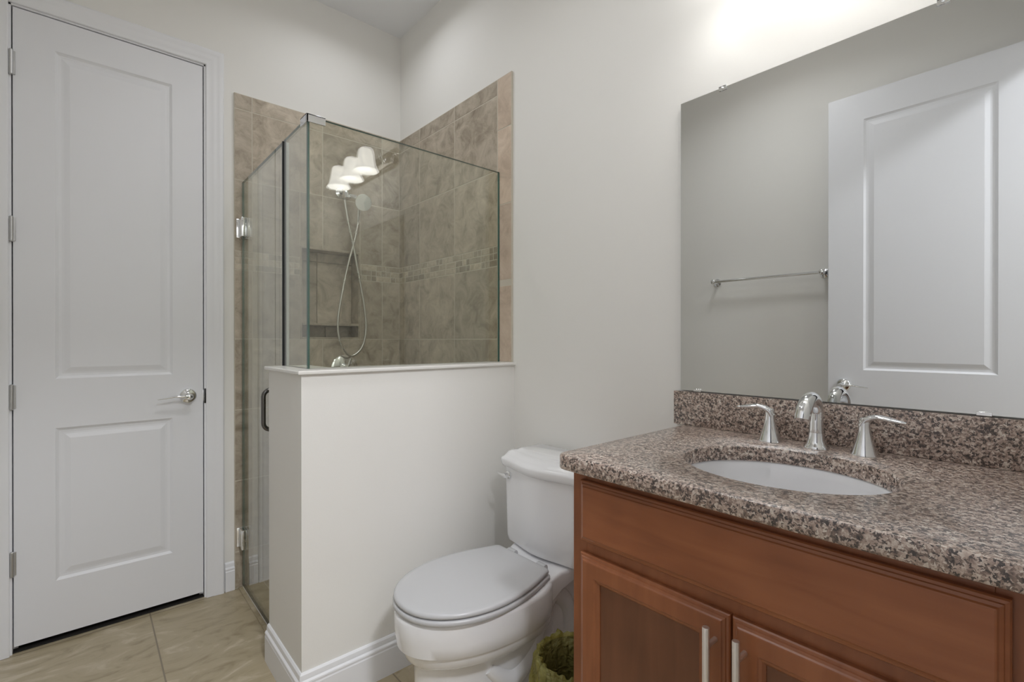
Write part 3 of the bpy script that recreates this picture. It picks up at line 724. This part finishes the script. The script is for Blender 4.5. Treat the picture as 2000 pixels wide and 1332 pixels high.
# seat ring and lid outline
def seat_out(g, n=72, lb=.262, lf=.738, wb=.138, wm=.186, lm=.50, z=0):
    h = []
    lb += -g; lf += g; wb += g; wm += g
    rc = .02
    for k in range(5): t = k/4*PI/2; h.append((lb+rc-rc*math.cos(t), wb-rc+rc*math.sin(t)))
    for k in range(1, 13):
        u = k/12; h.append((lb+rc+(lm-lb-rc)*u, wb+(wm-wb)*math.sin(u*PI/2)))
    for k in range(1, 21):
        t = k/20*PI/2; h.append((lm+(lf-lm)*math.sin(t)**1.0, wm*math.cos(t)**.93 if k < 20 else 0))
    pts = [(-L, TY+Wd, z) for L, Wd in h]+[(-L, TY-Wd, z) for L, Wd in reversed(h[:-1])]
    return pts
SZ = .3985
def shrink(pts, k, z):
    cx, cy = -.50, TY
    return [(cx+(x-cx)*k, cy+(y-cy)*k, z) for x, y, _ in pts]
bm = bm_new(); so = seat_out(0.002)
loft(bm, [shrink(so, .985, SZ+.002), shrink(so, 1.0, SZ+.005), shrink(so, 1.0, SZ+.013), shrink(so, .985, SZ+.017), shrink(so, .70, SZ+.017), shrink(so, .68, SZ+.010), shrink(so, .70, SZ+.002), shrink(so, .985, SZ+.002)], False, False)
link('seat', bm, 'seat', tl, ang=60)
bm = bm_new(); lo_ = seat_out(-.001); LZ = SZ+.0205
loft(bm, [shrink(lo_, .97, LZ), shrink(lo_, .994, LZ+.0015), shrink(lo_, 1.0, LZ+.005), shrink(lo_, 1.0, LZ+.008), shrink(lo_, .990, LZ+.0125), shrink(lo_, .965, LZ+.0150), shrink(lo_, .90, LZ+.0162), shrink(lo_, .5, LZ+.0168)])
for sx, sy in ((-.33, .12), (-.33, -.12), (-.60, .12), (-.60, -.12)): box(bm, (sx-.012, TY+sy-.006, SZ+.0172), (sx+.012, TY+sy+.006, LZ+.001))
link('seat_lid', bm, 'seat', tl, ang=60)
for s in (-1, 1):
    bm = bm_new(); lathe(bm, [(0, -.019), (.011, -.019), (.012, -.017), (.012, .017), (.011, .019), (0, .019)], (-.247, TY+s*.075, SZ+.018), (0, 1, 0), 18); link('seat_hinge', bm, 'seat', tl)
# tank
def tank_ring(hw, l0, le, lc, z, n=40, rc=.022):
    pts = [(-l0, TY-hw, z), (-(l0+le)/2, TY-hw, z)]
    s0 = 1-rc/hw
    for k in range(n+1):
        s = math.sin((k/n-.5)*PI); a = abs(s)
        L = le+(lc-le)*(.5+.5*math.cos(PI*s))
        if a > s0: L -= rc*(1-math.sqrt(max(0, 1-((a-s0)/(1-s0))**2)))
        pts.append((-L, TY+hw*s, z))
    pts += [(-(l0+le)/2, TY+hw, z), (-l0, TY+hw, z)]
    return pts
bm = bm_new()
loft(bm, [tank_ring(.160, .03, .172, .196, .412), tank_ring(.176, .022, .187, .212, .420), tank_ring(.181, .02, .191, .218, .440), tank_ring(.183, .02, .193, .221, .56), tank_ring(.186, .02, .194, .224, .690), tank_ring(.186, .02, .194, .224, .700)])
link('tank', bm, 'porcelain', tl, ang=45)
bm = bm_new()
loft(bm, [tank_ring(0.191, 0.016, 0.196, 0.227, 0.7), tank_ring(0.197, 0.014, 0.201, 0.232, 0.703), tank_ring(0.2, 0.013, 0.204, 0.236, 0.712), tank_ring(0.202, 0.012, 0.206, 0.239, 0.727), tank_ring(0.2, 0.012, 0.204, 0.236, 0.733), tank_ring(0.194, 0.014, 0.197, 0.228, 0.738), tank_ring(0.189, 0.015, 0.19, 0.219, 0.746), tank_ring(0.184, 0.016, 0.181, 0.207, 0.756), tank_ring(0.175, 0.017, 0.168, 0.19, 0.7595), tank_ring(0.163, 0.019, 0.152, 0.17, 0.7605), tank_ring(0.161, 0.02, 0.149, 0.166, 0.763), tank_ring(0.155, 0.022, 0.143, 0.159, 0.765)])
link('tank_lid', bm, 'porcelain', tl, ang=50)
bm = bm_new()
ly = TY+.150; lx = -.198
lathe(bm, [(0, 0), (.014, 0), (.014, .005), (.010, .008), (.008, .016), (.0095, .018), (.009, .024), (0, .026)], (lx, ly, .672), (-1, .08, 0), 22)
h = link('flush_lever', bm, 'chrome', tl)
bm = bm_new(); tube(bm, smooth_path([(lx-.020, ly, .672), (lx-.021, ly+.02, .674), (lx-.018, ly+.05, .676)], 6), [.006, .005, .0045], 12, 0, [1, .7, .6]); link('lever_arm', bm, 'chrome', h)

# ------------------------------------------------------------------ waste bin with its liner
BX, BY, BR, BZ = -.375, -1.700, .105, .288
wb = thing('waste_bin', (BX, BY, 0), 'small round dark waste bin between the toilet and vanity', 'waste bin')
bm = bm_new(); lathe(bm, [(0, 0), (.085, 0), (.088, .004), (BR-.004, BZ-.004), (BR-.002, BZ), (BR-.006, BZ), (BR-.008, BZ-.006), (.084, .006), (0, .006)], (BX, BY, 0), (0, 0, 1), 48); link('bin_body', bm, 'bin', wb)
bm = bm_new(); random.seed(3); seg = 96; rings = []
prof = [(.070, .02, .003), (.076, .10, .003), (.082, .20, .003), (.086, BZ-.014, .003), (BR-.012, BZ-.002, .004), (BR-.009, BZ+.010, .007), (BR-.002, BZ+.016, .007), (BR+.004, BZ+.012, .007), (BR+.009, BZ+.002, .007), (BR+.011, BZ-.025, .009), (BR+.010, BZ-.07, .010), (BR+.007, BZ-.12, .011)]
ph = [[random.uniform(0, 6.28) for _ in range(6)] for _ in range(3)]
for kk, (r_, z_, a_) in enumerate(prof):
    ring = []
    for i in range(seg):
        t = 2*PI*i/seg
        wv = sum(math.sin(t*f+ph[0][j]+kk*.5*(-1)**j) for j, f in enumerate((3, 7, 11, 17, 23, 31)))/3
        wv = .55*wv+.9*(abs(math.sin(t*9+ph[2][0]+kk*.55))+abs(math.sin(t*14.5+ph[2][1]-kk*.8))-1.25)
        wz = sum(math.sin(t*f+ph[1][j]+kk*.35) for j, f in enumerate((2, 5, 9, 14, 21, 29)))/3
        rr_ = r_+a_*wv*(.6 if kk in (3, 4) else 1); zz = z_+(.0065 if kk < 10 else .012)*wz*(1 if kk > 4 else .3)
        if kk >= 8: rr_ = max(rr_, BR+.003)
        if kk <= 3: rr_ = min(rr_, r_+.002)
        ring.append((BX+rr_*math.cos(t), BY+rr_*math.sin(t), zz))
    rings.append(ring)
loft(bm, rings, True, False)
tag(link('bin_liner', bm, 'bag', ang=30), 'crinkled olive green plastic bag lining the small round bin', 'bin liner')

# ------------------------------------------------------------------ vanity light above the mirror (seen reflected in the shower glass)
LY, LZ0 = -2.20, 2.285
vl = thing('vanity_light', (0, LY, LZ0), 'three shade chrome vanity light on the wall above the mirror', 'wall lamp')
bm = bm_new()
def stadium(hw, hh, x, n=12):
    out = []
    for k in range(n+1): t = -PI/2+PI*k/n; out.append((x, LY+hw-hh+hh*math.cos(t), LZ0+hh*math.sin(t)))
    for k in range(n+1): t = PI/2+PI*k/n; out.append((x, LY-hw+hh+hh*math.cos(t), LZ0+hh*math.sin(t)))
    return out
loft(bm, [stadium(.33, .056, -.0005), stadium(.33, .056, -.012), stadium(.322, .048, -.020), stadium(.318, .044, -.020), stadium(.310, .036, -.030), stadium(.306, .032, -.031)])
link('backplate', bm, 'dark_nickel', vl)
for y in (LY+.205, LY, LY-.205):
    bm = bm_new(); sx = -.155
    lathe(bm, [(0, 0), (.02, 0), (.018, .008), (.009, .012)], (-.03, y, LZ0), (-1, 0, 0), 20)
    tube(bm, smooth_path([(-.035, y, LZ0), (-.058, y, LZ0+.01), (-.07, y, LZ0+.06), (-.09, y, LZ0+.10), (-.135, y, LZ0+.098), (-.155, y, LZ0+.07), (-.155, y, LZ0+.05)], 6), .0055, 12)
    lathe(bm, [(0, .062), (.018, .06), (.024, .05), (.024, .036), (.020, .032)], (sx, y, LZ0), (0, 0, 1), 22)
    link('arm', bm, 'chrome', vl)
    bm = bm_new()
    pr = [(.022, .040), (.036, .036), (.043, .022), (.048, -.010), (.053, -.045), (.060, -.072), (.071, -.092), (.073, -.095)]
    pi_ = [(r-.003, z) for r, z in reversed(pr)]
    lathe(bm, pr+pi_+[pr[0]], (sx, y, LZ0), (0, 0, 1), 40); s_ = link('shade', bm, 'shade', vl)
    bm = bm_new(); lathe(bm, [(0, .028), (.013, .026), (.014, .008), (.022, -.012), (.030, -.034), (.029, -.050), (.020, -.064), (0, -.070)], (sx, y, LZ0), (0, 0, 1), 20); link('bulb', bm, 'bulb', s_)

# ------------------------------------------------------------------ ceiling lights outside the frame (bathroom and hall ones added as fill)
rl = thing('recessed_light', (*SHOWER_CAN, ZC), 'round white recessed can light in the shower ceiling', 'ceiling light')
bm = bm_new(); lathe(bm, [(.062, .06), (.060, .002), (.062, -.004), (.088, -.004), (.090, 0), (.092, .001)], (*SHOWER_CAN, ZC), (0, 0, 1), 40); link('trim_ring', bm, 'white_plastic', rl)
bm = bm_new(); lathe(bm, [(0, .02), (.060, .02), (.060, .028), (0, .028)], (*SHOWER_CAN, ZC), (0, 0, 1), 32); link('lens', bm, 'lens', rl)
for nm, (lx_, ly_), lab in (('fill_ceiling_light', BATH_FILL, 'round white fill light added in the middle of bathroom ceiling'), ('fill_ceiling_light', (-1.2, -3.55), 'round white fill light added in the hall behind the doorway')):
    fl = thing(nm, (lx_, ly_, ZC-.08), lab, 'ceiling light')
    bm = bm_new(); lathe(bm, [(0, 0), (.17, 0), (.175, -.01), (.175, -.03), (.165, -.032), (0, -.03)], (lx_, ly_, ZC-.0005), (0, 0, 1), 40); link('canopy', bm, 'white_plastic', fl)
    bm = bm_new(); lathe(bm, [(.16, -.032), (.165, -.045), (.155, -.065), (.10, -.078), (0, -.082)], (lx_, ly_, ZC-.0005), (0, 0, 1), 40); link('diffuser', bm, 'lens', fl)
